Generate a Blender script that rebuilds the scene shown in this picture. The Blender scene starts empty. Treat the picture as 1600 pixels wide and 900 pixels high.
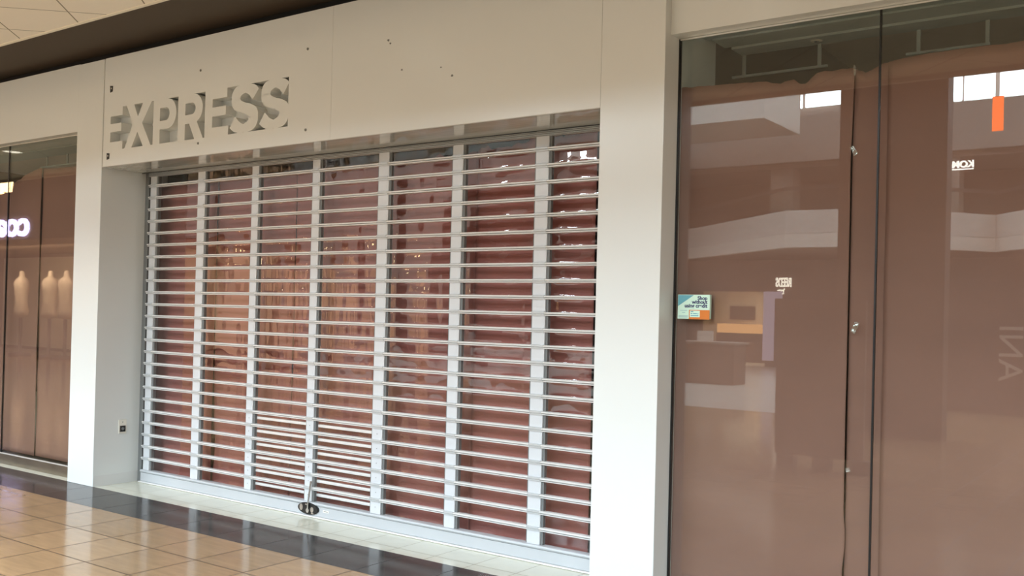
import bpy, bmesh, math, random
from mathutils import Vector, Matrix, noise
random.seed(7)
SC = bpy.context.scene
COL = SC.collection
PI = math.pi

# ------------------------------------------------------------------ helpers
class MB:
    """collects shapes and links them as ONE mesh object"""
    def __init__(s): s.v = []; s.f = []; s.m = []; s.sm = []
    def add(s, vs, fs, m=0, smooth=False):
        o = len(s.v); s.v += [tuple(v) for v in vs]
        for f in fs: s.f.append([i + o for i in f]); s.m.append(m); s.sm.append(smooth)
    def box(s, x0, x1, y0, y1, z0, z1, m=0):
        vs = [(x, y, z) for x in (x0, x1) for y in (y0, y1) for z in (z0, z1)]
        s.add(vs, [(0, 1, 3, 2), (4, 6, 7, 5), (0, 4, 5, 1), (2, 3, 7, 6), (0, 2, 6, 4), (1, 5, 7, 3)], m)
    def prism_xz(s, pts, y0, y1, m=0, ms=None):
        """polygon in x,z extruded along y (y0 is the face towards the viewer)"""
        n = len(pts)
        a = sum(pts[i][0] * pts[(i + 1) % n][1] - pts[(i + 1) % n][0] * pts[i][1] for i in range(n))
        if a < 0: pts = pts[::-1]
        vs = [(p[0], y0, p[1]) for p in pts] + [(p[0], y1, p[1]) for p in pts]
        s.add(vs, [list(range(n)), list(range(2 * n - 1, n - 1, -1))], m)
        o = len(s.v) - 2 * n
        for i in range(n):
            j = (i + 1) % n
            s.f.append([o + i, o + n + i, o + n + j, o + j]); s.m.append(m if ms is None else ms); s.sm.append(False)
    def strip_xz(s, out, inn, y0, y1, m=0):
        for i in range(len(out) - 1):
            s.prism_xz([out[i], out[i + 1], inn[i + 1], inn[i]], y0, y1, m)
    def prism_x(s, prof, x0, x1, m=0, mats=None, smooth=False):
        """profile in y,z extruded along x"""
        n = len(prof)
        vs = [(x0, p[0], p[1]) for p in prof] + [(x1, p[0], p[1]) for p in prof]
        s.add(vs, [list(range(n)), list(range(2 * n - 1, n - 1, -1))], m)
        o = len(s.v) - 2 * n
        for i in range(n):
            j = (i + 1) % n
            s.f.append([o + i, o + j, o + n + j, o + n + i]); s.m.append(mats[i] if mats else m); s.sm.append(smooth)
    def prism_z(s, prof, z0, z1, m=0):
        n = len(prof)
        vs = [(p[0], p[1], z0) for p in prof] + [(p[0], p[1], z1) for p in prof]
        s.add(vs, [list(range(n)), list(range(2 * n - 1, n - 1, -1))], m)
        o = len(s.v) - 2 * n
        for i in range(n):
            j = (i + 1) % n
            s.f.append([o + i, o + j, o + n + j, o + n + i]); s.m.append(m); s.sm.append(False)
    def tube(s, pts, r, n=10, m=0):
        pts = [Vector(p) for p in pts]; rings = []
        for i, p in enumerate(pts):
            d = (pts[min(i + 1, len(pts) - 1)] - pts[max(i - 1, 0)]).normalized()
            a = d.orthogonal().normalized(); b = d.cross(a)
            rings.append([p + (a * math.cos(2 * PI * k / n) + b * math.sin(2 * PI * k / n)) * r for k in range(n)])
        vs = [v for R in rings for v in R]; fs = []
        for i in range(len(pts) - 1):
            for k in range(n):
                fs.append((i * n + k, i * n + (k + 1) % n, (i + 1) * n + (k + 1) % n, (i + 1) * n + k))
        s.add(vs, fs, m, True)
        s.add(rings[0], [list(range(n))[::-1]], m); s.add(rings[-1], [list(range(n))], m)
    def lathe(s, prof, c, n=24, m=0):
        vs = []; fs = []
        for r, z in prof:
            vs += [(c[0] + r * math.cos(2 * PI * k / n), c[1] + r * math.sin(2 * PI * k / n), c[2] + z) for k in range(n)]
        for i in range(len(prof) - 1):
            for k in range(n):
                fs.append((i * n + k, i * n + (k + 1) % n, (i + 1) * n + (k + 1) % n, (i + 1) * n + k))
        s.add(vs, fs, m, True)
    def grid(s, fn, nu, nv, m=0):
        vs = [fn(i / nu, j / nv) for j in range(nv + 1) for i in range(nu + 1)]
        fs = [(j * (nu + 1) + i, j * (nu + 1) + i + 1, (j + 1) * (nu + 1) + i + 1, (j + 1) * (nu + 1) + i) for j in range(nv) for i in range(nu)]
        s.add(vs, fs, m, True)
    def build(s, name, mats, parent=None, bevel=0, origin=None, solid=0):
        me = bpy.data.meshes.new(name)
        o = Vector(origin) if origin else Vector((0, 0, 0))
        me.from_pydata([tuple(Vector(v) - o) for v in s.v], [], s.f)
        mats = mats if isinstance(mats, (list, tuple)) else [mats]
        for k in mats: me.materials.append(k)
        for p, mi, sm in zip(me.polygons, s.m, s.sm): p.material_index = mi; p.use_smooth = sm
        me.update()
        ob = bpy.data.objects.new(name, me); COL.objects.link(ob); ob.location = o
        if parent is not None:
            ob.parent = parent; ob.location = o - parent.location if parent.type == 'EMPTY' else o
        if bevel:
            b = ob.modifiers.new('bevel', 'BEVEL'); b.width = bevel; b.segments = 2; b.limit_method = 'ANGLE'
        if solid:
            b = ob.modifiers.new('solidify', 'SOLIDIFY'); b.thickness = solid; b.offset = 0
        return ob

def tag(o, label=None, cat=None, group=None, kind=None):
    if label: o['label'] = label
    if cat: o['category'] = cat
    if group: o['group'] = group
    if kind: o['kind'] = kind
    return o
def struct(o, label=None): o['kind'] = 'structure'; (label and tag(o, label)); return o
def thing(name, label, cat, loc=(0, 0, 0), group=None):
    o = bpy.data.objects.new(name, None); COL.objects.link(o); o.location = loc
    o.empty_display_size = .1
    return tag(o, label, cat, group)

# ------------------------------------------------------------------ materials
def mat(name, col, rough=.5, metal=0, spec=.5, emit=None, es=0, coat=0, bump=None, var=None):
    m = bpy.data.materials.new(name); m.use_nodes = True
    nt = m.node_tree; b = nt.nodes['Principled BSDF']
    b.inputs['Base Color'].default_value = (*col, 1); b.inputs['Roughness'].default_value = rough
    b.inputs['Metallic'].default_value = metal; b.inputs['Specular IOR Level'].default_value = spec
    if coat: b.inputs['Coat Weight'].default_value = coat; b.inputs['Coat Roughness'].default_value = .06
    if emit: b.inputs['Emission Color'].default_value = (*emit, 1); b.inputs['Emission Strength'].default_value = es
    tc = nt.nodes.new('ShaderNodeTexCoord')
    if var:      # (scale, amount): gentle colour variation that belongs to the surface
        n = nt.nodes.new('ShaderNodeTexNoise'); n.inputs['Scale'].default_value = var[0]; n.inputs['Detail'].default_value = 5
        mp = nt.nodes.new('ShaderNodeMapping'); mp.inputs['Scale'].default_value = var[2] if len(var) > 2 else (1, 1, 1)
        nt.links.new(tc.outputs['Object'], mp.inputs[0]); nt.links.new(mp.outputs[0], n.inputs['Vector'])
        r = nt.nodes.new('ShaderNodeMapRange'); r.inputs['To Min'].default_value = 1 - var[1]; r.inputs['To Max'].default_value = 1 + var[1]
        r.inputs['From Min'].default_value = .3; r.inputs['From Max'].default_value = .7
        nt.links.new(n.outputs['Fac'], r.inputs['Value'])
        mx = nt.nodes.new('ShaderNodeVectorMath'); mx.operation = 'SCALE'; mx.inputs[0].default_value = col
        nt.links.new(r.outputs[0], mx.inputs['Scale']); nt.links.new(mx.outputs[0], b.inputs['Base Color'])
    if bump:     # (scale, strength, distance)
        n = nt.nodes.new('ShaderNodeTexNoise'); n.inputs['Scale'].default_value = bump[0]; n.inputs['Detail'].default_value = 3
        nt.links.new(tc.outputs['Object'], n.inputs['Vector'])
        bp = nt.nodes.new('ShaderNodeBump'); bp.inputs['Strength'].default_value = bump[1]; bp.inputs['Distance'].default_value = bump[2]
        nt.links.new(n.outputs['Fac'], bp.inputs['Height']); nt.links.new(bp.outputs[0], b.inputs['Normal'])
    return m

def glass(name, f0=.045, tint=(1, 1, 1), rough=0.0, gl=(1, 1, 1)):
    """thin architectural glass: clear transmission plus Fresnel (Schlick) mirror reflection"""
    m = bpy.data.materials.new(name); m.use_nodes = True; nt = m.node_tree; nt.nodes.clear()
    out = nt.nodes.new('ShaderNodeOutputMaterial'); tr = nt.nodes.new('ShaderNodeBsdfTransparent'); gs = nt.nodes.new('ShaderNodeBsdfGlossy')
    tr.inputs[0].default_value = (*tint, 1); gs.inputs['Roughness'].default_value = rough; gs.inputs['Color'].default_value = (*gl, 1)
    geo = nt.nodes.new('ShaderNodeNewGeometry'); dot = nt.nodes.new('ShaderNodeVectorMath'); dot.operation = 'DOT_PRODUCT'
    nt.links.new(geo.outputs['Incoming'], dot.inputs[0]); nt.links.new(geo.outputs['Normal'], dot.inputs[1])
    def mth(op, a, b=None):
        n = nt.nodes.new('ShaderNodeMath'); n.operation = op
        for i, x in enumerate((a, b)):
            if x is None: continue
            if isinstance(x, (int, float)): n.inputs[i].default_value = x
            else: nt.links.new(x, n.inputs[i])
        return n.outputs[0]
    c = mth('ABSOLUTE', dot.outputs['Value']); k = mth('SUBTRACT', 1.0, c); p = mth('POWER', k, 5.0)
    fac = mth('ADD', mth('MULTIPLY', p, 1 - f0), f0)
    mix = nt.nodes.new('ShaderNodeMixShader')
    nt.links.new(fac, mix.inputs[0]); nt.links.new(tr.outputs[0], mix.inputs[1]); nt.links.new(gs.outputs[0], mix.inputs[2])
    nt.links.new(mix.outputs[0], out.inputs[0])
    return m

def tile_mat(name, col, grout, px, py, ox, oy, gw=.004, rough=.2, streak=.12, tilevar=.08, rot=0, spec=.5, streakscale=(2.2, 14, 1), grough=.5):
    m = bpy.data.materials.new(name); m.use_nodes = True; nt = m.node_tree; L = nt.links.new
    b = nt.nodes['Principled BSDF']; b.inputs['Specular IOR Level'].default_value = spec
    tc = nt.nodes.new('ShaderNodeTexCoord')
    mp = nt.nodes.new('ShaderNodeMapping'); mp.vector_type = 'TEXTURE'
    mp.inputs['Location'].default_value = (ox, oy, 0); mp.inputs['Rotation'].default_value = (0, 0, rot); mp.inputs['Scale'].default_value = (px, py, 1)
    L(tc.outputs['Object'], mp.inputs[0])
    fr = nt.nodes.new('ShaderNodeVectorMath'); fr.operation = 'FRACTION'; L(mp.outputs[0], fr.inputs[0])
    fl = nt.nodes.new('ShaderNodeVectorMath'); fl.operation = 'FLOOR'; L(mp.outputs[0], fl.inputs[0])
    sp = nt.nodes.new('ShaderNodeSeparateXYZ'); L(fr.outputs[0], sp.inputs[0])
    def mth(op, a, b_=None):
        n = nt.nodes.new('ShaderNodeMath'); n.operation = op
        for i, x in enumerate((a, b_)):
            if x is None: continue
            if isinstance(x, (int, float)): n.inputs[i].default_value = x
            else: L(x, n.inputs[i])
        return n.outputs[0]
    def edge(o, p):   # distance to the nearest joint in metres
        return mth('MULTIPLY', mth('MINIMUM', o, mth('SUBTRACT', 1.0, o)), p)
    d = mth('MINIMUM', edge(sp.outputs[0], px), edge(sp.outputs[1], py))
    g = mth('LESS_THAN', d, gw / 2)
    wn = nt.nodes.new('ShaderNodeTexWhiteNoise'); L(fl.outputs[0], wn.inputs['Vector'])
    wo = nt.nodes.new('ShaderNodeVectorMath'); wo.operation = 'MULTIPLY_ADD'; wo.inputs[1].default_value = (7, 7, 7)
    L(wn.outputs['Color'], wo.inputs[0]); L(tc.outputs['Object'], wo.inputs[2])
    ms = nt.nodes.new('ShaderNodeMapping'); ms.inputs['Scale'].default_value = streakscale; L(wo.outputs[0], ms.inputs[0])
    no = nt.nodes.new('ShaderNodeTexNoise'); no.inputs['Scale'].default_value = 1.6; no.inputs['Detail'].default_value = 6; no.inputs['Roughness'].default_value = .62
    L(ms.outputs[0], no.inputs['Vector'])
    v1 = mth('MULTIPLY', mth('SUBTRACT', no.outputs['Fac'], .5), streak * 4)
    v2 = mth('MULTIPLY', mth('SUBTRACT', wn.outputs['Value'], .5), tilevar * 2)
    k = mth('ADD', mth('ADD', v1, v2), 1.0)
    sc = nt.nodes.new('ShaderNodeVectorMath'); sc.operation = 'SCALE'; sc.inputs[0].default_value = col; L(k, sc.inputs['Scale'])
    mx = nt.nodes.new('ShaderNodeMix'); mx.data_type = 'RGBA'
    L(g, mx.inputs['Factor']); L(sc.outputs[0], mx.inputs[6]); mx.inputs[7].default_value = (*grout, 1)
    L(mx.outputs[2], b.inputs['Base Color'])
    L(mth('ADD', mth('MULTIPLY', g, grough - rough), mth('ADD', rough, mth('MULTIPLY', mth('SUBTRACT', no.outputs['Fac'], .5), .12))), b.inputs['Roughness'])
    return m

M = {}
M['white'] = mat('white_laminate', (.72, .735, .71), .2, spec=.5, var=(1.2, .015))
M['jamb'] = mat('white_jamb_paint', (.66, .66, .64), .3, var=(2, .02))
M['soffit'] = mat('gloss_soffit', (.62, .61, .56), .02, metal=.28, spec=1.0, var=(9, .12, (.3, 3, 1)))
M['slat'] = mat('slat_aluminium', (.77, .755, .73), .3, metal=.15)
M['slat_dark'] = mat('slat_groove', (.34, .34, .335), .4, metal=.3)
M['mullion'] = mat('mullion_aluminium', (.65, .665, .68), .38, metal=.1)
M['collar'] = mat('hinge_collar', (.56, .575, .58), .35, metal=.3)
M['gasket'] = mat('grey_gasket', (.17, .175, .17), .5)
M['black'] = mat('black_plastic', (.008, .008, .008), .35)
M['rail'] = mat('bottom_rail_metal', (.50, .515, .53), .35, metal=.1, var=(3, .03))
M['chrome'] = mat('brushed_steel', (.55, .55, .54), .25, metal=1)
M['clear'] = glass('clear_vinyl', .075)
M['pane'] = glass('shop_glass', .04, (.93, .955, .94))
M['paper'] = mat('brown_kraft_paper', (.31, .113, .093), .62, spec=.25, bump=(6, .35, .02), var=(2.5, .07, (.6, 1, 1.6)))
M['paper2'] = mat('tan_kraft_paper', (.262, .132, .102), .62, spec=.25, bump=(5, .3, .02), var=(2.0, .06, (.6, 1, 1.6)))
M['dark'] = mat('dark_interior', (.05, .042, .034), .8)
M['interior_grey'] = mat('interior_grey_paint', (.42, .45, .42), .6)
M['soffit_brown'] = mat('brown_painted_soffit', (.062, .043, .027), .7)
M['sill'] = mat('brushed_sill_metal', (.26, .24, .19), .28, metal=.85, var=(4, .15, (1, 1, 4)))
M['sill_hi'] = mat('bright_channel_metal', (.72, .71, .66), .3, metal=.5)
M['tile'] = tile_mat('beige_floor_tile', (.335, .205, .105), (.075, .042, .022), .4305, .4375, -6.577, 4.052, .009, .12, .15, .08, spec=.32)
M['tile_far'] = tile_mat('pale_floor_tile', (.52, .46, .39), (.2, .15, .11), .6, .6, 0, 0, .006, .25, .06, .05)
M['border'] = tile_mat('charcoal_border_tile', (.040, .033, .031), (.018, .015, .014), .4305, .60, -6.577, 3.99, .006, .13, .07, .10, spec=.16)
M['cream'] = tile_mat('cream_floor_tile', (.64, .62, .51), (.22, .20, .14), .305, .305, -5.682, 4.6145, .006, .17, .03, .03, streakscale=(3, 3, 1))
M['ceil'] = tile_mat('ceiling_tile', (.84, .78, .68), (.27, .24, .18), .583, .583, -4.96, -.4, .010, .8, .01, .012, rot=PI / 4, spec=.1, grough=.8)
M['ceil_trim'] = mat('ceiling_edge_trim', (.80, .73, .61), .5)
M['plate'] = mat('ivory_plate', (.80, .76, .66), .4)
M['tape'] = glass('crinkled_tape', .18, (.9, .88, .85), .12)
M['mall_col'] = mat('mall_column_taupe', (.13, .092, .07), .6)
M['band'] = mat('balcony_band_white', (.60, .51, .44), .7, bump=(60, .2, .01))
M['band2'] = mat('balcony_lip_white', (.72, .62, .53), .6)
M['mall_wall'] = mat('mall_wall_tan', (.27, .205, .165), .7)
M['mall_dark'] = mat('mall_dark_front', (.07, .05, .038), .6)
M['rail_wood'] = mat('brown_handrail', (.05, .03, .022), .4)
M['bal_glass'] = glass('balcony_glass', .06, (.85, .88, .86))
M['wood'] = mat('brown_counter_laminate', (.12, .07, .045), .45)

def emis(name, col, s): return mat(name, (.02, .02, .02), .5, emit=col, es=s)
M['sky'] = emis('daylit_window', (.80, .92, 1.0), 24)
M['sky_dim'] = emis('daylit_shop_window', (.80, .87, .92), 7)
M['lamp'] = emis('downlight_lens', (1.0, .90, .72), 5)
M['sign_white'] = emis('lit_white_letters', (1, .97, .9), 13)
M['sign_cream'] = emis('lit_cream_letters', (1, .93, .78), 9)
M['sign_lilac'] = emis('lit_lilac_letters', (.60, .55, 1.0), 15)
M['orange'] = mat('orange_banner_backglow', (.95, .16, .01), .6, emit=(1, .15, .02), es=9)  # emission puts the backlight into the cloth; the banner is no lamp
M['warm'] = emis('warm_display_light', (1.0, .50, .18), 5)
M['pendant'] = emis('lit_pendant_shade', (1.0, .72, .38), 15)
M['lavender'] = emis('lavender_lightbox', (.72, .62, .80), 2.2)
M['shopwhite'] = mat('shop_interior_cream', (.72, .64, .52), .6)

def text_mesh(name, s, size, m, loc, rot, parent=None, ext=.006, sx=1, align='LEFT', bold=0):
    cu = bpy.data.curves.new(name, 'FONT'); cu.body = s; cu.size = size; cu.extrude = ext; cu.align_x = align; cu.offset = bold
    t = bpy.data.objects.new(name + '_src', cu); COL.objects.link(t)
    bpy.context.view_layer.update()
    me = bpy.data.meshes.new_from_object(t.evaluated_get(bpy.context.evaluated_depsgraph_get()))
    bpy.data.objects.remove(t)
    me.materials.clear(); me.materials.append(m); me.name = name
    o = bpy.data.objects.new(name, me); COL.objects.link(o)
    o.rotation_euler = rot; o.scale = (sx, 1, 1); o.location = loc
    if parent is not None: o.parent = parent; o.location = Vector(loc) - parent.location
    return o

# ------------------------------------------------------------------ camera
def set_camera():
    yaw, pitch, roll = -6.21067402e-01, 8.78303653e-03, 2.47766727e-02
    f = Vector((math.sin(yaw) * math.cos(pitch), math.cos(yaw) * math.cos(pitch), math.sin(pitch)))
    r = Vector((math.cos(yaw), -math.sin(yaw), 0)); u = r.cross(f)
    r2 = r * math.cos(roll) + u * math.sin(roll); u2 = -r * math.sin(roll) + u * math.cos(roll)
    cd = bpy.data.cameras.new('camera'); c = bpy.data.objects.new('camera', cd); COL.objects.link(c)
    mw = Matrix((r2, u2, -f)).transposed().to_4x4(); mw.translation = (0, 0, 1.5); c.matrix_world = mw
    cd.sensor_width = 36; cd.sensor_fit = 'HORIZONTAL'; cd.lens = 1520.588 / 1600 * 36
    cd.shift_x = -3.02 / 1600; cd.shift_y = 27.05 / 1600; cd.clip_start = .05; cd.clip_end = 200
    SC.camera = c
set_camera()

# ================================================================== THE SHOP FRONT
ZT = 3.506
F0 = 4.496            # face of the white columns and fascia
# floor
b = MB(); b.box(-45, 12, -6.0, 4.052, -.05, 0); struct(b.build('floor', M['tile']))
b = MB(); b.box(-45, -4.2, -34, -6.0, -.05, 0); struct(b.build('floor', M['tile_far']))
b = MB(); b.box(-4.2, 12, -34, -6.0, -.05, 0); struct(b.build('floor', M['tile']))
b = MB(); b.box(-45, 12, 4.052, 4.507, -.05, 0); struct(b.build('trim_1', M['border']))
b = MB(); b.box(-45, 12, 4.507, 9.0, -.05, 0); struct(b.build('trim_2', M['cream']))
# columns
b = MB(); b.box(-7.784, -7.406, F0, 5.12, 0, ZT); struct(b.build('wall_left', M['white'], bevel=.003), 'white laminate pier left of the grille')
b = MB(); b.box(-2.68, -2.30, F0, 5.12, 0, ZT); struct(b.build('wall_right', M['white'], bevel=.003), 'white laminate pier right of the grille')
# groove strip between the left pier and the fascia, low skirting line of the jamb
b = MB(); b.box(-7.4055, -7.390, F0 + .012, F0 + .03, 2.62, ZT); struct(b.build('trim_3', M['jamb']))
b = MB(); b.box(-7.406, -7.4035, F0 + .002, 4.90, 0, .088); struct(b.build('baseboard_left', M['jamb']))
# fascia over the opening, with the window the letters stand in
LX0, LX1, LZ0, LZ1 = -7.380, -5.161, 2.747, 3.088
FB = F0 + .09
b = MB()
b.box(-7.390, LX0, F0, FB, 2.62, ZT); b.box(LX0, LX1, F0, FB, 2.62, LZ0); b.box(LX0, LX1, F0, FB, LZ1, ZT)
b.box(LX1, -4.7428, F0, FB, 2.62, ZT); b.box(-4.7412, -2.6805, F0, FB, 2.62, ZT)
b.box(-7.390, -2.6805, FB, FB + .02, 2.62, ZT)
WF = struct(b.build('wall_front', M['white']), 'white fascia panel above the grille')
for i, (x, z) in enumerate(((-4.241, 3.205), (-4.224, 3.183), (-3.803, 2.979), (-3.714, 2.918), (-4.12, 3.004))):
    b = MB(); r = .009 - .0015 * (i % 3)
    b.prism_xz([(x + r * math.cos(k) * (1 + .3 * math.sin(3 * k + i)), z + r * math.sin(k) * .8) for k in [2 * PI * q / 9 for q in range(9)]], F0 - .0012, F0 + .001)
    b.build('nail_hole', M['gasket'], WF)
b = MB(); b.box(-7.404, -2.681, F0 + .003, 4.868, 2.616, 2.6198); struct(b.build('trim_4', M['soffit']), 'glossy soffit under the white fascia')
b = MB(); b.box(-7.404, -2.681, 4.868, 4.874, 2.612, 2.66); struct(b.build('slot_shade_strip', M['black']))  # black strip paints the dark of the slot where the grille goes up
# left neighbour's fascia and right fascia
b = MB(); b.box(-16, -7.785, F0 + .012, 4.60, 2.945, ZT + .008); b.box(-16, -7.785, 4.60, 4.9, 2.96, ZT)
struct(b.build('wall_left', M['white']), 'white fascia over the left shop window')
b = MB(); b.box(-2.2995, 4, 4.556, 4.66, 2.97, 3.60); b.box(-2.2995, 4, 4.66, 4.74, 2.985, 3.6)
struct(b.build('wall_right', M['white']), 'white fascia over the right shop window')
# overhanging ceiling, edge trim, brown soffit recess
b = MB(); b.box(-30, 10, .85, 3.905, 3.56, 3.60); struct(b.build('ceiling', M['ceil']))
b = MB(); b.box(-30, 10, 3.905, 3.932, 3.552, 3.60); struct(b.build('trim_6', M['ceil_trim']))
b = MB(); b.box(-30, 10, 3.932, 4.60, 3.588, 3.62); struct(b.build('ceiling', M['soffit_brown']))
b = MB(); b.box(-30, 10, .8, 9.2, 3.64, 4.5); struct(b.build('ceiling', M['band']))
b = MB(); b.box(-30, 10, .80, .85, 3.52, 4.5); struct(b.build('trim_7', M['band2']))
b = MB(); b.box(-30, 10, 4.60, 4.62, 3.5, 3.66); struct(b.build('gap_shade_strip', M['black']))  # black strip stands in for the shade in the gap above the fascia

# ------------------------------------------------------------------ cut-out letters
sign = thing('store_sign', 'white cut-out lettering standing in a shadowed recess of the fascia above the grille', 'sign', (-6.27, FB, LZ0))
T, B_ = LZ1, LZ0
def letter(fn, m=M['white']):
    b = MB(); fn(b); return b.build('letter', m, sign)
def arc(cx, cz, rx, rz, a0, a1, n=14):
    return [(cx + rx * math.cos(a0 + (a1 - a0) * i / n), cz + rz * math.sin(a0 + (a1 - a0) * i / n)) for i in range(n + 1)]
def E(x0, xs, xt, xm, xl):
    def fn(b):
        b.prism_xz([(x0, B_), (xl, B_), (xl, 2.812), (xs, 2.812), (xs, 2.893), (xm, 2.893), (xm, 2.960), (xs, 2.960), (xs, 3.021), (xt, 3.021), (xt, T), (x0, T)], F0, FB)
    return fn
letter(E(LX0, -7.294, -7.128, -7.142, -7.120))
letter(lambda b: b.prism_xz([(-7.073, T), (-6.970, T), (-6.916, 2.985), (-6.856, T), (-6.738, T), (-6.859, 2.931), (-6.740, B_), (-6.842, B_), (-6.918, 2.866), (-6.996, B_), (-7.092, B_), (-6.984, 2.933)], F0, FB))
def P(b):
    b.box(-6.712, -6.626, F0, FB, B_, T)
    o = [(-6.626, T)] + arc(-6.530, 2.972, .111, .116, PI / 2, -PI / 2) + [(-6.626, 2.856)]
    i = [(-6.626, 3.022)] + arc(-6.550, 2.972, .045, .050, PI / 2, -PI / 2) + [(-6.626, 2.922)]
    b.strip_xz(o, i, F0, FB)
letter(P)
def Rr(b):
    b.box(-6.397, -6.309, F0, FB, B_, T)
    o = [(-6.309, T)] + arc(-6.212, 2.978, .113, .110, PI / 2, -PI / 2) + [(-6.309, 2.868)]
    i = [(-6.309, 3.023)] + arc(-6.230, 2.9795, .045, .0435, PI / 2, -PI / 2) + [(-6.309, 2.936)]
    b.strip_xz(o, i, F0, FB)
    b.prism_xz([(-6.258, 2.8675), (-6.192, B_), (-6.090, B_), (-6.168, 2.880)], F0 + .0002, FB)
letter(Rr)
letter(E(-6.071, -5.984, -5.818, -5.830, -5.799))
def S(dx):
    ctrl = [(-5.505, 3.008), (-5.548, 3.043), (-5.616, 3.0585), (-5.690, 3.043), (-5.722, 2.997), (-5.700, 2.952), (-5.640, 2.926), (-5.580, 2.908), (-5.530, 2.880), (-5.519, 2.838), (-5.556, 2.794), (-5.632, 2.7775), (-5.700, 2.792), (-5.753, 2.828)]
    pts = []
    for k in range(len(ctrl) - 1):
        p0, p1, p2, p3 = ctrl[max(k - 1, 0)], ctrl[k], ctrl[k + 1], ctrl[min(k + 2, len(ctrl) - 1)]
        for j in range(6):
            t = j / 6
            pts.append(tuple(.5 * (2 * p1[a] + (p2[a] - p0[a]) * t + (2 * p0[a] - 5 * p1[a] + 4 * p2[a] - p3[a]) * t * t + (3 * p1[a] - p0[a] - 3 * p2[a] + p3[a]) * t ** 3) for a in (0, 1)))
    pts.append(ctrl[-1])
    A, Bq = [], []
    for k, p in enumerate(pts):
        q0, q1 = pts[max(k - 1, 0)], pts[min(k + 1, len(pts) - 1)]
        d = Vector((q1[0] - q0[0], q1[1] - q0[1])).normalized(); n = Vector((-d.y, d.x))
        w = .040 * abs(n.x) + .0285 * abs(n.y); w = max(w, .0295)
        cl = lambda x, z: (min(x + dx, LX1), min(max(z, B_), T))
        A.append(cl(p[0] + n.x * w, p[1] + n.y * w)); Bq.append(cl(p[0] - n.x * w, p[1] - n.y * w))
    return lambda b: b.strip_xz(A, Bq, F0, FB)
letter(S(0)); letter(S(.322))
# left-over clips and screws of an older sign
for x, z in ((-7.292, 3.247), (-7.315, 2.701)):
    b = MB(); b.prism_xz([(x - .012, z - .028), (x + .016, z - .022), (x + .018, z + .022), (x - .014, z + .026)], F0 - .006, F0 + .001, 0)
    b.box(x + .002, x + .010, F0 - .008, F0 - .006, z - .004, z + .008, 1)
    b.build('mounting_clip', [M['black'], M['plate']], sign)
for x, z in ((-6.136, 3.253), (-4.98, 3.253), (-6.143, 2.71), (-4.981, 2.706)):
    b = MB(); b.lathe([(0, -.005), (.008, -.004), (.010, 0), (.010, .002)], (0, 0, 0), 10)
    b.v = [(v[0] + x, F0 + v[2], z + v[1]) for v in b.v]
    b.build('screw_head', M['gasket'], sign)

# ------------------------------------------------------------------ the grille
G = 4.9
gr = thing('rolling_grille', 'white slatted security grille with clear panels closed across the shop entrance', 'grille', (-5.05, G, 0))
mull = [(-7.312, -7.230), (-6.670, -6.578), (-6.002, -5.927), (-5.330, -5.256), (-4.673, -4.579), (-4.016, -3.932), (-3.362, -3.269)]
XL, XR = -7.330, -2.690
slat_z = [.1 * k + .004 for k in range(2, 26)]
pitch = .1
def slat_prof(z, k=1.0):
    h = .0115 * k     # rounded upper nose, a groove, a flatter lower lip
    return ([(4.918, z - h), (4.892, z - h), (4.887, z - h + .002), (4.887, z - .0042), (4.893, z - .0034), (4.893, z - .0012), (4.884, z - .0004), (4.881, z + .003), (4.881, z + h - .004), (4.884, z + h - .001), (4.890, z + h), (4.918, z + h)],
            [0, 0, 0, 1, 1, 1, 0, 0, 0, 0, 0, 0])
for z in slat_z:
    b = MB(); p, mm = slat_prof(z); b.prism_x(p, XL, XR, 0, mm)
    for a, c in mull:
        b.prism_x([(4.9, z - .0125), (4.886, z - .0125), (4.8855, z - .003), (4.8795, z + .001), (4.8795, z + .0115), (4.884, z + .0135), (4.9, z + .0135)], a + .002, c - .002, 2)
    b.build('slat', [M['slat'], M['slat_dark'], M['collar']], gr)
b = MB()
for dz in (0, .0105, .021):
    p, mm = slat_prof(2.588 + dz, .42); b.prism_x(p, XL, XR, 0, mm)
b.build('top_rail', [M['collar'], M['gasket']], gr)
b = MB()
b.prism_x([(4.935, .012), (4.889, .012), (4.886, .016), (4.886, .088), (4.880, .092), (4.878, .098), (4.880, .106), (4.886, .109), (4.935, .109)], XL - .004, XR, 0)
b.prism_x([(4.93, .0005), (4.878, .0005), (4.872, .004), (4.874, .011), (4.93, .011)], XL - .02, XR, 1)
b.prism_x([(4.8858, .0835), (4.8852, .0835), (4.8852, .0865), (4.8858, .0865)], XL - .004, XR, 2)
br = b.build('bottom_rail', [M['rail'], M['slat'], M['gasket']], gr)
for i, (a, c) in enumerate(mull):
    b = MB()
    b.box(a, c, 4.893, 4.93, .11, 2.72, 0)
    if i: b.box(a - .013, a, 4.902, 4.928, .11, 2.72, 1)
    b.box(c, c + .017, 4.902, 4.928, .11, 2.72, 1)
    if i in (2, 3, 4):
        for k in range(6):
            b.prism_xz([(((a + c) / 2) + .0035 * math.cos(q * PI / 4), .155 + .1 * k + .0035 * math.sin(q * PI / 4)) for q in range(8)], 4.8915, 4.8935, 2)
    b.build('mullion', [M['mullion'], M['gasket'], M['slat_dark']], gr)
b = MB(); b.box(-7.404, -7.352, 4.905, 4.97, 0, 2.64, 0); b.box(-7.352, -7.331, 4.925, 4.97, 0, 2.64, 1)
b.build('guide_track', [M['gasket'], M['black']], gr)
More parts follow.
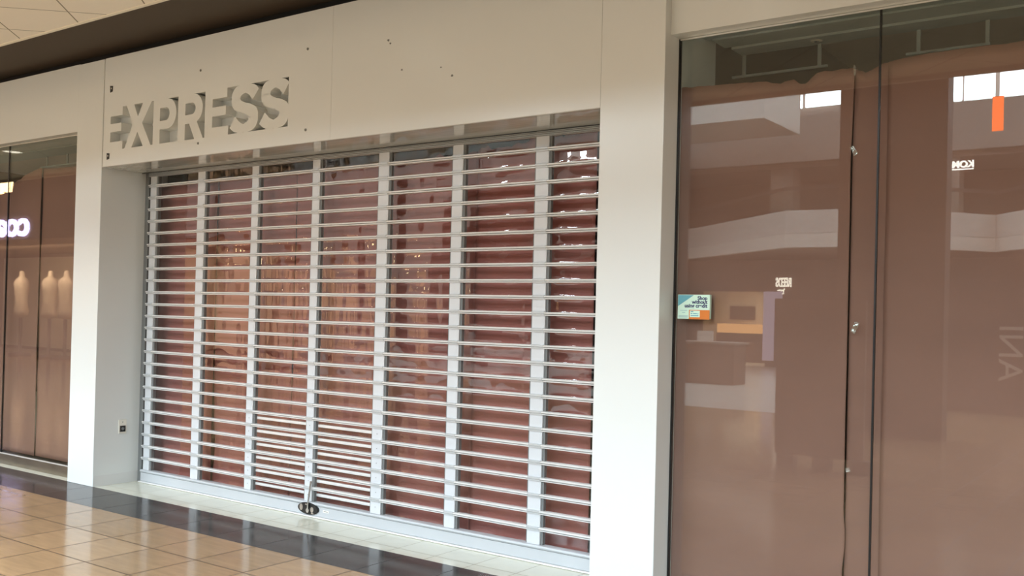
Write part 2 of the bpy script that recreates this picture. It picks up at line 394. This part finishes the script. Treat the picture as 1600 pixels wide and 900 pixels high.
for bay in (2, 3):
    x0, x1 = mull[bay][1] + .016, mull[bay + 1][0] - .013
    for k in range(6):
        b = MB(); z = .156 + .1 * k + (.002 if bay == 2 else -.001)
        b.prism_x([(4.944, z - .010), (4.926, z - .010), (4.924, z - .006), (4.924, z + .006), (4.926, z + .010), (4.944, z + .010)], x0, x1, 0)
        tag(b.build('insert_bar', M['slat'], gr), 'white bar between two slats')
# clear panels, every one slightly buckled
bays = [(mull[i][1] + .010, (mull[i + 1][0] - .008) if i < 6 else -2.70) for i in range(7)]
rows = [(.104 + .1 * k, .204 + .1 * k) for k in range(25)]
amp = [.12, .6, .65, 1.0, 1.0, .75, .85]
def panel(b, bay, r):
    x0, x1 = bays[bay]; z0, z1 = rows[r]; w = x1 - x0
    rng = random.Random(bay * 101 + 5); ph = [rng.uniform(0, 6.28) for _ in range(6)]; fq = [rng.uniform(8, 14), rng.uniform(18, 28), rng.uniform(38, 60)]
    rr = random.Random(bay * 977 + r * 31); e1, e2, e3 = rr.uniform(-1, 1), rr.uniform(-1, 1), rr.uniform(-1, 1)
    A = amp[bay] * (.35 + .65 * noise.noise((bay * 3.1, r * .35, 1.7)) + .4 * rr.random())
    def fn(u, v):
        x = x0 + w * u; z = z0 + (z1 - z0) * v
        env = min(1, 8 * u, 8 * (1 - u)) * min(1, 9 * v, 9 * (1 - v))
        d = .0045 * math.sin(fq[0] * x + ph[0] + .4 * e1) + .0022 * math.sin(fq[1] * x + ph[1] + .6 * e2 + 3 * z) + .0014 * math.sin(fq[2] * x + ph[2] + e3)
        d = d * A + .0010 * e3 * (v - .5) * 2 * abs(v - .5) * amp[bay] + .0007 * math.sin(PI * v) * (.4 + .6 * e1) * amp[bay]
        d += .0018 * amp[bay] * noise.noise((x * 6, z * 9, bay * 7.7))
        return (x, 4.912 + d * env - .0008 * e2 * (v - .5), z)
    b.grid(fn, 26, 7)
for bay in (3, 4, 5, 6):
    for r in range(25):
        b = MB(); panel(b, bay, r); b.build('clear_panel', M['clear'], gr)
b = MB()
for bay in (0, 1, 2):
    for r in range(25): panel(b, bay, r)
tag(b.build('clear_panel', M['clear'], gr), kind='stuff')
# oval lock plate with its bar
lx, lz = -5.271, .060
def ell(rx, rz, n=40, cx=lx, cz=lz): return [(cx + rx * math.cos(2 * PI * k / n), cz + rz * math.sin(2 * PI * k / n)) for k in range(n)]
b = MB(); b.prism_xz(ell(.108, .043), 4.878, 4.886, 0); b.prism_xz(ell(.100, .036), 4.875, 4.878, 0)
lk = tag(b.build('lock_plate', M['black'], br), 'black oval lock plate')
b = MB()
b.prism_xz(ell(.017, .024, 20, lx - .068, lz + .004), 4.872, 4.876, 0)
b.prism_xz(ell(.016, .020, 20, lx + .045, lz - .004), 4.872, 4.876, 0)
b.box(lx - .028, lx + .008, 4.8735, 4.876, lz + .024, lz + .032, 0); b.box(lx + .035, lx + .06, 4.8735, 4.876, lz - .034, lz - .026, 0)
b.tube([(lx + .006, 4.868, lz - .028), (lx + .008, 4.866, lz + .03), (lx + .028, 4.872, .26)], .0065, 10, 0)
b.tube([(lx + .006, 4.876, lz - .012), (lx + .006, 4.864, lz - .012)], .016, 14, 0)
tag(b.build('lock_bar', M['chrome'], br), 'steel lock bar and rivets')
b = MB(); b.box(-5.125, -5.068, 4.8845, 4.8862, .050, .066, 0); b.box(-5.117, -5.076, 4.8838, 4.8846, .056, .060, 1)
b.build('rail_label', [M['plate'], M['gasket']], br)

# ------------------------------------------------------------------ brown paper
def sheet(x0, x1, z0, top, y, m, label, amp=.006, curl=(0, 0), gapL=None, gapR=None, seed=0, group=None, nx=34, nz=60):
    """hanging kraft paper: top(u) gives the ragged top edge, gapL/gapR(z) nibble at the side edges"""
    b = MB()
    def fn(u, v):
        zt = top(u); z = z0 + (zt - z0) * v
        a = x0 + (gapL(z) if gapL else 0); c = x1 - (gapR(z) if gapR else 0)
        x = a + (c - a) * u
        d = amp * (noise.noise((x * 1.7, z * 2.3, seed)) + .5 * noise.noise((x * 5, z * 4.2, seed + 9)) + .12 * noise.noise((x * 3, z * 15, seed + 4)))
        e = .12
        if u < e: d += curl[0] * (1 - u / e) ** 2 * (1 + .5 * noise.noise((seed, z * 2.2, 3)))
        if u > 1 - e: d += curl[1] * ((u - 1 + e) / e) ** 2 * (1 + .5 * noise.noise((seed, z * 2.2, 8)))
        return (x, y + d, z)
    b.grid(fn, nx, nz)
    o = b.build('paper_sheet', m, solid=.0006)
    return tag(o, label, 'paper', group)
def rag(base, a=.02, seed=0, f=9, tilt=0):
    return lambda u: base + tilt * (u - .5) + a * (noise.noise((u * f, seed, 0)) + .6 * noise.noise((u * f * 3.1, seed, 5)))
YP = 5.03
grp = 'brown paper sheets behind the grille'
sheet(-7.43, -6.595, .02, rag(2.515, .012, 1), YP, M['paper'], 'brown paper sheet filling the first bay of the grille, by its left end', curl=(0, .002), seed=1, group=grp)
sheet(-6.596, -5.668, .02, rag(2.53, .02, 2), YP + .012, M['paper'], 'brown paper sheet with dark gap at left, second from the left in the grille', curl=(-.004, .004), gapL=lambda z: .007 + .034 * max(0, 1 - abs(z - .42) / .5) + .003 * noise.noise((z * 5, 1, 1)), seed=2, group=grp)
sheet(-5.664, -4.775, .02, rag(2.54, .02, 3), YP + .004, M['paper'], 'brown paper sheet behind the grille, third from the left, above the oval lock', curl=(.010, .0), gapL=lambda z: .004 + .010 * max(0, noise.noise((z * 1.7, 3, 1))), seed=3, group=grp)
sheet(-4.79, -3.926, .02, rag(2.545, .03, 4, tilt=.03), YP + .014, M['paper'], 'brown paper sheet at the middle of the grille, fourth from the left', curl=(0, .006), seed=4, group=grp)
sheet(-3.918, -3.016, .02, rag(2.60, .05, 5, tilt=.08), YP + .004, M['paper'], 'brown paper sheet with a narrow lifted left edge, second from the right behind the grille', curl=(-.003, .004), gapL=lambda z: .001 + .006 * max(0, noise.noise((z * 2.3, 7, 1))), seed=5, group=grp)
sheet(-3.006, -2.70, .02, rag(2.72, .02, 6), YP + .012, M['paper'], 'brown paper sheet at the right end of the grille, beside the white pier', curl=(.006, 0), seed=6, group=grp)
# right shop window papers
def poly_top(pts):
    def f(x):
        for (a, za), (c, zc) in zip(pts, pts[1:]):
            if a <= x <= c: return za + (zc - za) * (x - a) / (c - a)
        return pts[0][1] if x < pts[0][0] else pts[-1][1]
    return f
pt = poly_top([(-2.31, 2.722), (-1.93, 2.708), (-1.83, 2.70), (-1.80, 2.686), (-1.757, 2.681), (-1.74, 2.69), (-1.69, 2.693), (-1.66, 2.669), (-1.63, 2.666), (-1.605, 2.69), (-1.578, 2.714), (-1.407, 2.714), (-1.344, 2.687), (-1.272, 2.720), (-1.104, 2.737), (-.805, 2.737), (.7, 2.74)])
YW = 4.70
def wtop(x0, x1, s): return lambda u: pt(x0 + (x1 - x0) * u) + .006 * noise.noise((u * 22, s, 0))
sheet(-2.305, -1.396, .02, wtop(-2.305, -1.396, 1), YW, M['paper2'], 'tan paper sheet behind the right shop window, left of the seam', curl=(0, -.004), gapR=lambda z: (.008 + .003 * noise.noise((z * 3, 2, 2))) * min(1, max(0, min((z - .52) / .06, (2.62 - z) / .3)) + max(0, (.40 - z) / .05)), seed=11, nx=80)
sheet(-1.402, -1.20, .02, wtop(-1.402, -1.20, 2), YW + .010, M['paper2'], 'narrow tan paper strip beside the glass joint of the right shop window', curl=(.002, .0), seed=12, nx=30)
sheet(-1.243, .75, .02, wtop(-1.243, .75, 3), YW - .010, M['paper2'], 'wide tan paper sheet right of the glass joint in the right shop window', curl=(.012, 0), gapL=lambda z: .002 + .004 * noise.noise((z * 2, 5, 5)), seed=13, nx=90)
# left shop window papers
ptl = poly_top([(-9.6, 2.56), (-9.22, 2.60), (-9.10, 2.612), (-9.06, 2.632), (-9.045, 2.628), (-8.97, 2.640), (-8.95, 2.663), (-8.78, 2.70), (-8.665, 2.715), (-8.40, 2.70), (-7.6, 2.69)])
sheet(-10.6, -8.622, .11, lambda u: ptl(-10.6 + 1.978 * u) + .006 * noise.noise((u * 40, 4, 0)), 4.66, M['paper2'], 'brown paper sheet with torn top corner behind the left shop window', curl=(0, -.003), gapR=lambda z: .009 * max(0, noise.noise((z * 1.3, 9.3, .4)) + .15), seed=21, nx=60)
sheet(-8.620, -7.60, .11, lambda u: ptl(-8.62 + 1.02 * u) + .004 * noise.noise((u * 20, 4, 0)), 4.668, M['paper2'], 'brown paper sheet behind the left shop window, against the white pier', curl=(0, 0), seed=22)

# ------------------------------------------------------------------ shop windows
w = thing('window_1', None, None, (-8.9, 4.6, 0)); w['kind'] = 'structure'
for x0, x1 in ((-16, -9.097), (-9.087, -7.787)):
    b = MB(); b.box(x0, x1, 4.596, 4.606, .100, 2.947); b.build('pane', M['pane'], w)
b = MB(); b.box(-9.097, -9.087, 4.594, 4.608, .10, 2.947); b.build('glass_joint', M['black'], w)
b = MB(); b.box(-16, -7.786, 4.592, 4.70, 0, .095, 0); b.box(-16, -7.786, 4.586, 4.596, .094, .104, 1); b.build('sill', [M['sill'], M['sill_hi']], w)
b = MB(); b.box(-16, -7.786, 4.588, 4.596, 2.940, 2.947); b.build('top_channel', M['sill_hi'], w)
w = thing('window_2', None, None, (-1.2, 4.66, 0)); w['kind'] = 'structure'
for x0, x1 in ((-2.292, -1.273), (-1.265, 3.5)):
    b = MB(); b.box(x0, x1, 4.656, 4.666, .02, 2.968); b.build('pane', M['pane'], w)
b = MB(); b.box(-1.273, -1.265, 4.654, 4.668, .02, 2.968); b.build('glass_joint', M['black'], w)
b = MB(); b.box(-2.2995, -2.291, 4.652, 4.672, 0, 2.968); b.build('gasket', M['black'], w)
b = MB(); b.box(-2.2995, 3.5, 4.640, 4.70, 0, .02); b.build('sill', M['sill'], w)
b = MB(); b.box(-2.2915, 3.5, 4.650, 4.656, 2.960, 2.968); b.build('top_channel', M['sill_hi'], w)
# dark shop interiors behind the papers
b = MB(); b.box(-16, 4, 8.9, 9.0, 0, 3.6); b.box(-16.1, -16, 4.6, 9, 0, 3.6); b.box(4, 4.1, 4.6, 9, 0, 3.6); b.box(-7.6, -7.43, 5.12, 9, 0, 3.6); b.box(-2.66, -2.45, 5.12, 9, 0, 3.6)
struct(b.build('wall_back', M['dark']))
b = MB(); b.box(-2.66, -2.305, 4.75, 5.13, 0, 3.5); b.box(-7.78, -7.6, 4.75, 5.13, 0, 3.5); struct(b.build('wall_back', mat('shaded_return_grey', (.17, .175, .155), .7)))  # darker copy of the interior grey, its shade put into the colour
for (x0, x1, ye, wl) in ((-2.30, 4, 5.30, 'right'), (-16, -7.60, 5.42, 'left')):
    b = MB(); b.box(x0, x1, 4.74, 4.98, 3.045, 3.5); b.box(x0 + .04, x1, 4.98, 5.15, 3.035, 3.5); b.box(x0 + .08, x1, 5.15, ye, 3.022, 3.5)
    struct(b.build('ceiling', M['interior_grey']))
def track(x0, x1, rods, y, z, label):
    t = thing('hanging_track', label, 'curtain track', ((x0 + x1) / 2, y, z))
    b = MB(); b.box(x0, x1, y - .008, y + .008, z - .006, z + .006); b.build('rail', M['interior_grey'], t)
    for x in rods:
        b = MB(); b.box(x - .009, x + .009, y - .006, y + .006, z + .006, 3.03); b.build('hanger_rod', M['interior_grey'], t)
track(-2.27, -1.72, (-2.20, -1.765), 5.29, 2.898, 'grey hanging track with two rods above the left part of the right window paper')
track(-1.31, -.91, (-1.249, -.893 - .03), 5.29, 2.903, 'grey hanging track with two rods above the paper right of the glass joint')
track(-10.05, -9.2, (-9.92, -9.53), 5.41, 2.918, 'grey hanging track with two rods above the paper in the left window')
d = thing('sprinkler_head', 'pale ring of a ceiling sprinkler above the paper in the right shop window', 'sprinkler', (-1.76, 5.22, 3.022))
b = MB(); b.lathe([(.015, -.004), (.030, -.003), (.032, 0)], (-1.76, 5.22, 3.022), 24); b.build('escutcheon', M['ceil_trim'], d)
b = MB(); b.lathe([(0, -.008), (.010, -.007), (.010, 0)], (-1.76, 5.22, 3.022), 14); b.build('nozzle', M['chrome'], d)

# crinkled tape bits on the right window paper
def tape(x, z, w_, h_, ang, label, seed):
    b = MB()
    def fn(u, v):
        a = (u - .5) * w_; c = (v - .5) * h_
        return (x + a * math.cos(ang) - c * math.sin(ang), 4.684 - .004 * noise.noise((u * 5, v * 5, seed)) - .003 * noise.noise((u * 13, v * 13, seed)), z + a * math.sin(ang) + c * math.cos(ang))
    b.grid(fn, 12, 12); tag(b.build('tape_piece', M['tape'], origin=(x, 4.684, z), solid=.0003), label, 'tape', 'bits of clear tape on the window paper')
tape(-1.388, 2.315, .020, .05, .5, 'crinkled clear tape bit near the top of the paper seam in the right window', 1)
tape(-1.366, 1.475, .024, .055, -.4, 'crinkled clear tape bit halfway up the narrow paper strip in the right window', 2)
tape(-1.385, .80, .020, .02, .3, 'small clear tape bit low on the narrow paper strip in the right window', 3)
tape(-1.393, 2.70, .010, .05, .1, 'thin clear tape bit at the torn top edge of the right window paper', 4)

# ------------------------------------------------------------------ outlet on the jamb
o = thing('power_outlet', 'ivory outlet plate with a black socket low on the white jamb beside the grille', 'outlet', (-7.406, 4.749, .475))
b = MB(); b.box(-7.406, -7.399, 4.713, 4.785, .417, .533); b.build('cover_plate', M['plate'], o, bevel=.002)
b = MB(); b.box(-7.399, -7.395, 4.724, 4.774, .432, .482, 0); b.build('socket', M['black'], o)
b = MB(); b.lathe([(0, .003), (.012, .003), (.013, 0)], (0, 0, 0), 16); b.v = [(-7.395 + v[2], 4.749 + v[0], .457 + v[1]) for v in b.v]; b.build('socket_face', M['gasket'], o)
b = MB(); b.lathe([(0, .002), (.004, .0015), (.005, 0)], (0, 0, 0), 10); b.v = [(-7.399 + v[2], 4.749 + v[0], .513 + v[1]) for v in b.v]; b.build('screw', M['chrome'], o)

# ------------------------------------------------------------------ advert card on the right glass
cx0, cx1, cz0, cz1 = -2.262, -2.083, 1.497, 1.622
cy = 4.632
cd_ = thing('advert_card', 'small mint and orange advert card on the right shop window beside the pier', 'card', ((cx0 + cx1) / 2, cy, cz0))
m_mint = mat('mint_card', (.60, .80, .66), .5); m_teal = mat('teal_print', (.12, .36, .42), .5); m_org = mat('orange_print', (.62, .17, .01), .5)
m_navy = mat('navy_print', (.012, .015, .09), .5); m_pale = mat('pale_print', (.42, .60, .54), .5); m_rim = mat('cream_card_edge', (.72, .68, .50), .5)
b = MB(); b.box(cx0, cx1, cy, cy + .020, cz0, cz1, 0); b.build('board', [m_mint], cd_)
W, H = cx1 - cx0, cz1 - cz0
cp = lambda u, v: (cx0 + u * W, cz0 + v * H)
b = MB(); b.prism_xz([cp(.01, .98), cp(.50, .98), cp(.01, .52)], cy - .0006, cy + .0002); b.build('print_patch', m_teal, cd_)
b = MB(); b.prism_xz([cp(.36, .37), cp(1, .37), cp(1, 0), cp(.36, 0)], cy - .0006, cy + .0002); b.box(cx0 + .36 * W, cx1, cy, cy + .02, cz0 - .002, cz0 + .001)
b.build('print_patch', m_org, cd_)
b = MB(); b.prism_xz([cp(.03, .15), cp(.33, .15), cp(.33, .04), cp(.03, .04)], cy - .0006, cy + .0002); b.build('print_patch', m_pale, cd_)
b = MB(); b.prism_xz([cp(.39, .34), cp(.70, .34), cp(.70, .07), cp(.39, .07)], cy - .0009, cy - .0004); b.build('print_patch', m_mint, cd_)
for u0, u1, v in ((.42, .50, .285), (.42, .47, .20), (.49, .61, .20), (.63, .66, .19), (.42, .66, .115)):
    b = MB(); b.prism_xz([cp(u0, v), cp(u1, v), cp(u1, v + .04), cp(u0, v + .04)], cy - .0012, cy - .0006); b.build('small_print', m_teal, cd_)
for u0, u1, v in ((.08, .30, .335), (.14, .24, .25)):
    b = MB(); b.prism_xz([cp(u0, v), cp(u1, v), cp(u1, v + .016), cp(u0, v + .016)], cy - .0006, cy + .0002); b.build('small_print', m_teal, cd_)
for k, s_ in enumerate(('Shop', 'without', 'using credit')):
    x, z = cp(.925, .79 - .158 * k)
    text_mesh('lettering', s_, .0270, m_navy, (x, cy - .0004, z), (PI / 2, 0, 0), cd_, .0004, 1.0, 'RIGHT', .0009)

# ------------------------------------------------------------------ recessed downlights in the overhang
dl = None
for i, x in enumerate((-13.43, -10.68, -7.92, -5.17, -2.42, .33, 3.1)):
    y = 2.37 if i == 0 else 2.99
    d = thing('ceiling_downlight', 'round recessed downlight in the ceiling in front of the shops', 'light', (x, y, 3.56), 'downlights in front of the shops')
    b = MB(); b.lathe([(.145, .002), (.14, -.006), (.122, -.008), (.120, .0)], (0, 0, 0), 28); r_ = b.build('trim_ring', M['ceil_trim'], d); r_.location = (0, 0, 0)
    b = MB(); b.lathe([(.0, -.002), (.122, -.002)], (0, 0, 0), 28); r_ = b.build('lens', M['lamp'], d); r_.location = (0, 0, 0)

# ================================================================== THE MALL ACROSS, seen in the glass
b = MB(); b.box(-4.14, -2.77, -4.3, -4.0, 0, 11.2); struct(b.build('wall_mall_pier', M['mall_col'])); 
bpy.data.objects['wall_mall_pier'].name = 'wall_mall'
# directory panel on feet beside the pier
dp = thing('directory_panel', 'tall brown freestanding panel on short feet next to the mall pier', 'panel', (-3.2, -.5, 0))
b = MB(); b.box(-3.66, -2.76, -.56, -.50, .13, 1.72); b.build('board', mat('panel_brown', (.17, .115, .085), .5), dp)
for x in (-3.62, -3.25, -2.87):
    b = MB(); b.box(x, x + .17, -.60, -.46, 0, .13); b.build('foot', M['mall_dark'], dp)
# far balcony: slab edge following the reflected outline
edge = [(-26, -25.5), (-13.8, -19.7), (-9.16, -15.7), (-7.85, -15.8), (-5.35, -17.7), (-4.6, -18.7), (-3.8, -17.7), (2.5, -15.0), (12, -15.0)]
def wall_along(pts, th, z0, z1, m=0, b=None):
    b = b or MB()
    for (x0, y0), (x1, y1) in zip(pts, pts[1:]):
        b.prism_z([(x0, y0), (x1, y1), (x1, y1 - th), (x0, y0 - th)], z0, z1, m)
    return b
struct(wall_along(edge, .25, 3.80, 4.40).build('trim_9', M['band']))
struct(wall_along([(x, y + .02) for x, y in edge], .25, 3.43, 3.79).build('trim_10', M['band2']))
b = MB(); b.prism_z(edge + [(12, -30), (-26, -30)], 3.60, 3.78); struct(b.build('ceiling', M['mall_wall']))
hr = thing('balcony_railing', 'glass balcony railing with brown handrail on the far upper floor', 'railing', (-9, -16, 4.4))
b = wall_along([(x, y - .08) for x, y in edge], .02, 4.42, 4.95); b.build('glass_panel', M['bal_glass'], hr)
b = wall_along([(x, y - .05) for x, y in edge], .09, 4.95, 5.04); b.build('handrail', M['rail_wood'], hr)
# upper floor walls, bulkheads, clerestory windows, roof
b = MB(); b.box(-30, 12, -24.3, -24, 4.4, 6.4); struct(b.build('wall_far', M['mall_dark']))
b = MB(); b.box(-26, 12, -24, -20.9, 6.35, 8.0); struct(b.build('wall_far', M['mall_wall']))
b = MB(); b.box(-26, 12, -20.9, -20.6, 6.5, 7.1); struct(b.build('trim_11', M['mall_wall']))
for i, x in enumerate((-11.6, -9.0, -6.7, -4.0, -1.0, 2.0)):
    b = MB(); b.box(x, x + .75, -21.6, -20.95, 4.4, 6.5); struct(b.build('wall_far', M['mall_wall']))
n = 0
for x0, x1 in ((-11.4, -10.62), (-10.5, -9.2), (-6.4, -5.92), (-5.86, -5.06), (-4.93, -3.3), (-3.2, -1.4), (-1.3, 1.5), (1.7, 5.0), (5.2, 9.0), (-18.5, -15.7), (-22, -18.8)):  # outer windows of the row are added to throw light on the shop front
    n += 1
    b = MB(); b.box(x0, x1, -21.0, -20.9, 8.25 if x0 < -8 else 7.95, 9.6); struct(b.build('window_%d' % (n + 2), M['sky']))
b = MB(); b.box(-30, 12, -21.3, -21.05, 8.0, 11.2); struct(b.build('wall_far', M['mall_wall']))
b = MB(); b.box(-15.5, -9.85, -18.6, -15.8, 6.95, 8.6); struct(b.build('wall_far', M['band2']))
b = MB(); b.box(-21.5, -14.6, -21, -17.2, 6.0, 7.1); struct(b.build('wall_far', M['mall_wall']))
for x0, x1, z0, z1 in ((-3.6, -2.2, 5.35, 6.0), (-2.1, -.8, 5.35, 6.0), (-9.3, -8.6, 5.3, 6.0), (-4.0, -3.4, 4.5, 5.0), (-3.3, -2.7, 4.5, 5.0)):
    n += 1; b = MB(); b.box(x0, x1, -23.98, -23.9, z0, z1); struct(b.build('window_%d' % (n + 2), M['sky_dim']))
b = MB(); b.box(-45, 12, -34, 1.0, 11.2, 11.5); struct(b.build('ceiling', M['band']))
b = MB(); b.box(12, 12.3, -34, 9, 0, 11.5); b.box(-45.3, -45, -34, 9, 0, 11.5); struct(b.build('wall_side', M['mall_wall']))
b = MB(); b.box(-45, 12, -34.3, -34, 0, 11.5); struct(b.build('wall_rear', M['mall_wall']))
b = MB(); b.box(-45, 12, .8, 1.0, 4.4, 11.5); struct(b.build('wall_near', M['mall_wall']))
# orange banner, lit signs
ob = MB(); ob.box(-4.22, -3.98, -15.66, -15.62, 6.05, 6.86); tag(ob.build('hanging_banner', M['orange']), 'orange hanging banner in front of the upper windows', 'banner')
FACE = (PI / 2, 0, PI)
s1 = thing('shop_sign', 'small white lit letters with an underline on the far upper floor', 'sign', (-5.7, -20.6, 6.0))
text_mesh('letter', 'KOM', .26, M['sign_white'], (-5.48, -20.5, 5.98), FACE, s1, .02, 1.0, 'LEFT', .012)
b = MB(); b.box(-6.15, -5.50, -20.52, -20.48, 5.91, 5.94); b.build('underline', M['sign_white'], s1)
# jeweller's front: dark wall with an opening into a bright room
b = MB(); b.box(-26, -13.95, -21.2, -20.9, 0, 3.43); b.box(-13.95, -11.65, -21.2, -20.9, 2.42, 3.43); b.box(-11.65, 12, -21.2, -20.9, 0, 3.43)
struct(b.build('wall_far', M['mall_dark']))
b = MB(); b.box(-15, -11.65, -24.2, -24.0, 0, 2.6); b.box(-15.1, -15, -24, -21.2, 0, 2.6); b.box(-11.65, -11.5, -24, -21.2, 0, 2.6); b.box(-15, -11.6, -24, -21.2, 2.6, 2.7)
struct(b.build('wall_far', M['shopwhite']))
b = MB(); b.box(-15, -11.65, -24, -21, -.001, .004); struct(b.build('floor', M['shopwhite']))
s2 = thing('shop_sign', 'cream lit serif letters over the jeweller opposite', 'sign', (-11, -20.88, 2.4))
text_mesh('letter', 'REEDS', .40, M['sign_cream'], (-10.80, -20.86, 2.58), FACE, s2, .02, .46, 'LEFT', .012)
b = MB(); b.tube([(-11.02, -20.86, 2.52), (-11.06, -20.86, 2.46), (-11.06, -20.86, 2.36), (-11.12, -20.86, 2.34), (-11.15, -20.86, 2.40), (-11.08, -20.86, 2.47), (-11.26, -20.86, 2.46)], .022, 8)
b.build('script_letter', M['sign_cream'], s2)
b = MB(); b.box(-11.70, -11.35, -20.9, -20.82, .2, 2.42); b.box(-11.35, -11.1, -20.9, -20.82, 2.2, 2.42); tag(b.build('light_column', M['lavender']), 'pale lavender lit frame beside the jeweller opening', 'sign')
pf = thing('wall_picture', 'dark framed picture on the back wall of the jeweller opposite', 'picture', (-13.7, -23.95, 1.5))
b = MB(); b.box(-14.16, -13.22, -23.99, -23.93, 1.49, 1.98); b.build('frame', M['mall_dark'], pf)
dc = thing('display_case', 'glowing display case under the picture in the jeweller opposite', 'display case', (-12.8, -23.6, 0))
b = MB(); b.box(-14.3, -12.5, -23.8, -23.1, 0, 1.02); b.build('body', M['wood'], dc)
b = MB(); b.box(-14.3, -12.5, -23.7, -23.15, 1.02, 1.34); b.build('lit_case', M['warm'], dc)
kk = thing('mall_kiosk', 'brown counter kiosk on the mall floor opposite', 'kiosk', (-9.2, -12, 0))
b = MB(); b.box(-10.2, -8.75, -12.2, -11.5, 0, .92); b.build('counter', M['wood'], kk)
b = MB(); b.box(-10.25, -8.7, -12.25, -11.45, .92, .97); b.build('top', M['mall_wall'], kk)
b = MB(); b.box(-9.62, -9.25, -11.5, -11.42, .98, 1.22); b.build('notice', M['band2'], kk)
vb = thing('vertical_banner', 'dark upright display stand with pale letters turned on their side', 'banner', (-2.3, -8.9, 0))
b = MB(); b.box(-3.8, -.3, -9.0, -8.9, 0, 2.3); b.build('board', mat('stand_brown', (.12, .075, .06), .5), vb)
text_mesh('letter', 'ANI', .53, mat('pale_stand_letters', (.75, .62, .55), .6), (-2.90, -8.89, .56), Matrix(((0, 1, 0), (0, 0, 1), (1, 0, 0))).to_euler(), vb, .005, 1.08)
# block at the left with the lilac sign and warm shop windows
b = MB(); b.box(-40, -18.6, -12, -2.95, 3.0, 8); b.box(-40, -18.6, -12, -7.0, 0, 3.0); struct(b.build('wall_mall_block', M['mall_wall'])).name = 'wall_block'
s3 = thing('shop_sign', 'lilac lit letters over the shop down the mall', 'sign', (-23, -2.95, 3.1))
text_mesh('letter', 'coach', .84, M['sign_lilac'], (-22.95, -2.92, 3.10), FACE, s3, .02, 1.36, 'LEFT', .02)
for i, y in enumerate((-11, -9.2, -7.4, -5.6)):
    b = MB(); b.box(-18.62, -18.55, y, y + 1.3, .3, 2.5); tag(b.build('display_window', mat('warm_shopfront', (.4, .25, .15), .4, emit=(1, .52, .26), es=1.5 if i % 2 else .8)), 'warm lit shop display window in the side block of the mall', 'shop window', 'display windows of the side block')
for i in range(3):
    b = MB(); c0 = (-18.2, -10.2 + 2.6 * i, 2.62); b.lathe([(0, -.07), (.09, -.05), (.09, .05), (.02, .08)], c0, 14)
    tag(b.build('spot_lamp', M['pendant']), 'small warm lamp above the side block shop windows', 'lamp', 'warm lamps of the side block')
# display behind the glass under the lilac sign
b = MB(); b.box(-32, -18.7, -6.98, -6.9, .1, 2.9); struct(b.build('wall_block', M['shopwhite']))
for i, x in enumerate((-25.7, -24.9, -27.2)):
    mq = thing('mannequin', 'white shop mannequin torso on a plinth under the lilac sign', 'mannequin', (x, -5.0, 0), 'mannequins under the lilac sign'); mq.scale = (1.45, 1.45, 1.45)
    b = MB(); b.lathe([(.0, 0), (.2, 0), (.2, .04), (.03, .06), (.03, .75)], (0, 0, 0), 18); r_ = b.build('stand', M['mall_dark'], mq); r_.location = (0, 0, 0)
    b = MB(); b.lathe([(.0, .72), (.17, .75), (.19, .86), (.14, 1.05), (.17, 1.25), (.20, 1.38), (.15, 1.47), (.06, 1.52), (.055, 1.62), (.0, 1.63)], (0, 0, 0), 22); r_ = b.build('torso', M['band2'], mq); r_.location = (0, 0, 0); r_.scale = (1, .65, 1)
def pend(x, y, z):
    p = thing('pendant_lamp', 'warm lit pendant lamp hanging down the mall', 'lamp', (x, y, z), 'pendant lamps down the mall')
    b = MB(); b.lathe([(.0, -.24), (.08, -.22), (.10, 0), (.08, .18), (.02, .25)], (0, 0, 0), 18); r_ = b.build('shade', M['pendant'], p); r_.location = (0, 0, 0)
    b = MB(); b.tube([(0, 0, .25), (0, 0, 1.2)], .012, 6); r_ = b.build('cord', M['black'], p); r_.location = (0, 0, 0)
pend(-19.97, -.72, 3.9); pend(-19.66, -.72, 3.92)

# ------------------------------------------------------------------ light
def area(name, loc, rot, sx, sy, power, col):
    l = bpy.data.lights.new(name, 'AREA'); l.shape = 'RECTANGLE'; l.size = sx; l.size_y = sy; l.energy = power; l.color = col
    o_ = bpy.data.objects.new(name, l); COL.objects.link(o_); o_.location = loc; o_.rotation_euler = rot; return o_
area('skylight', (-9, -11.75, 11.1), (0, 0, 0), 40, 17.5, 23500, (.77, .97, 1.13))
for x in (-10.68, -5.17, .33):
    l = bpy.data.lights.new('downlight_glow', 'SPOT'); l.energy = 12; l.color = (1, .86, .66); l.spot_size = 2.4; l.spot_blend = .8; l.shadow_soft_size = .12
    o_ = bpy.data.objects.new('downlight_glow', l); COL.objects.link(o_); o_.location = (x, 2.99, 3.54)
area('jeweller_light', (-13, -22.5, 2.55), (0, 0, 0), 1.6, 1.6, 120, (1, .85, .65))
area('shop_light', (-24, -4.15, 2.75), (math.radians(-55), 0, 0), 9, .4, 330, (1, .72, .45))
wd = bpy.data.worlds.new('world'); SC.world = wd; wd.use_nodes = True
wd.node_tree.nodes['Background'].inputs[0].default_value = (.85, .9, 1, 1); wd.node_tree.nodes['Background'].inputs[1].default_value = .1
vs = SC.view_settings; vs.view_transform = 'Standard'; vs.look = 'None'; vs.gamma = 1; vs.use_curve_mapping = False; vs.exposure = 0
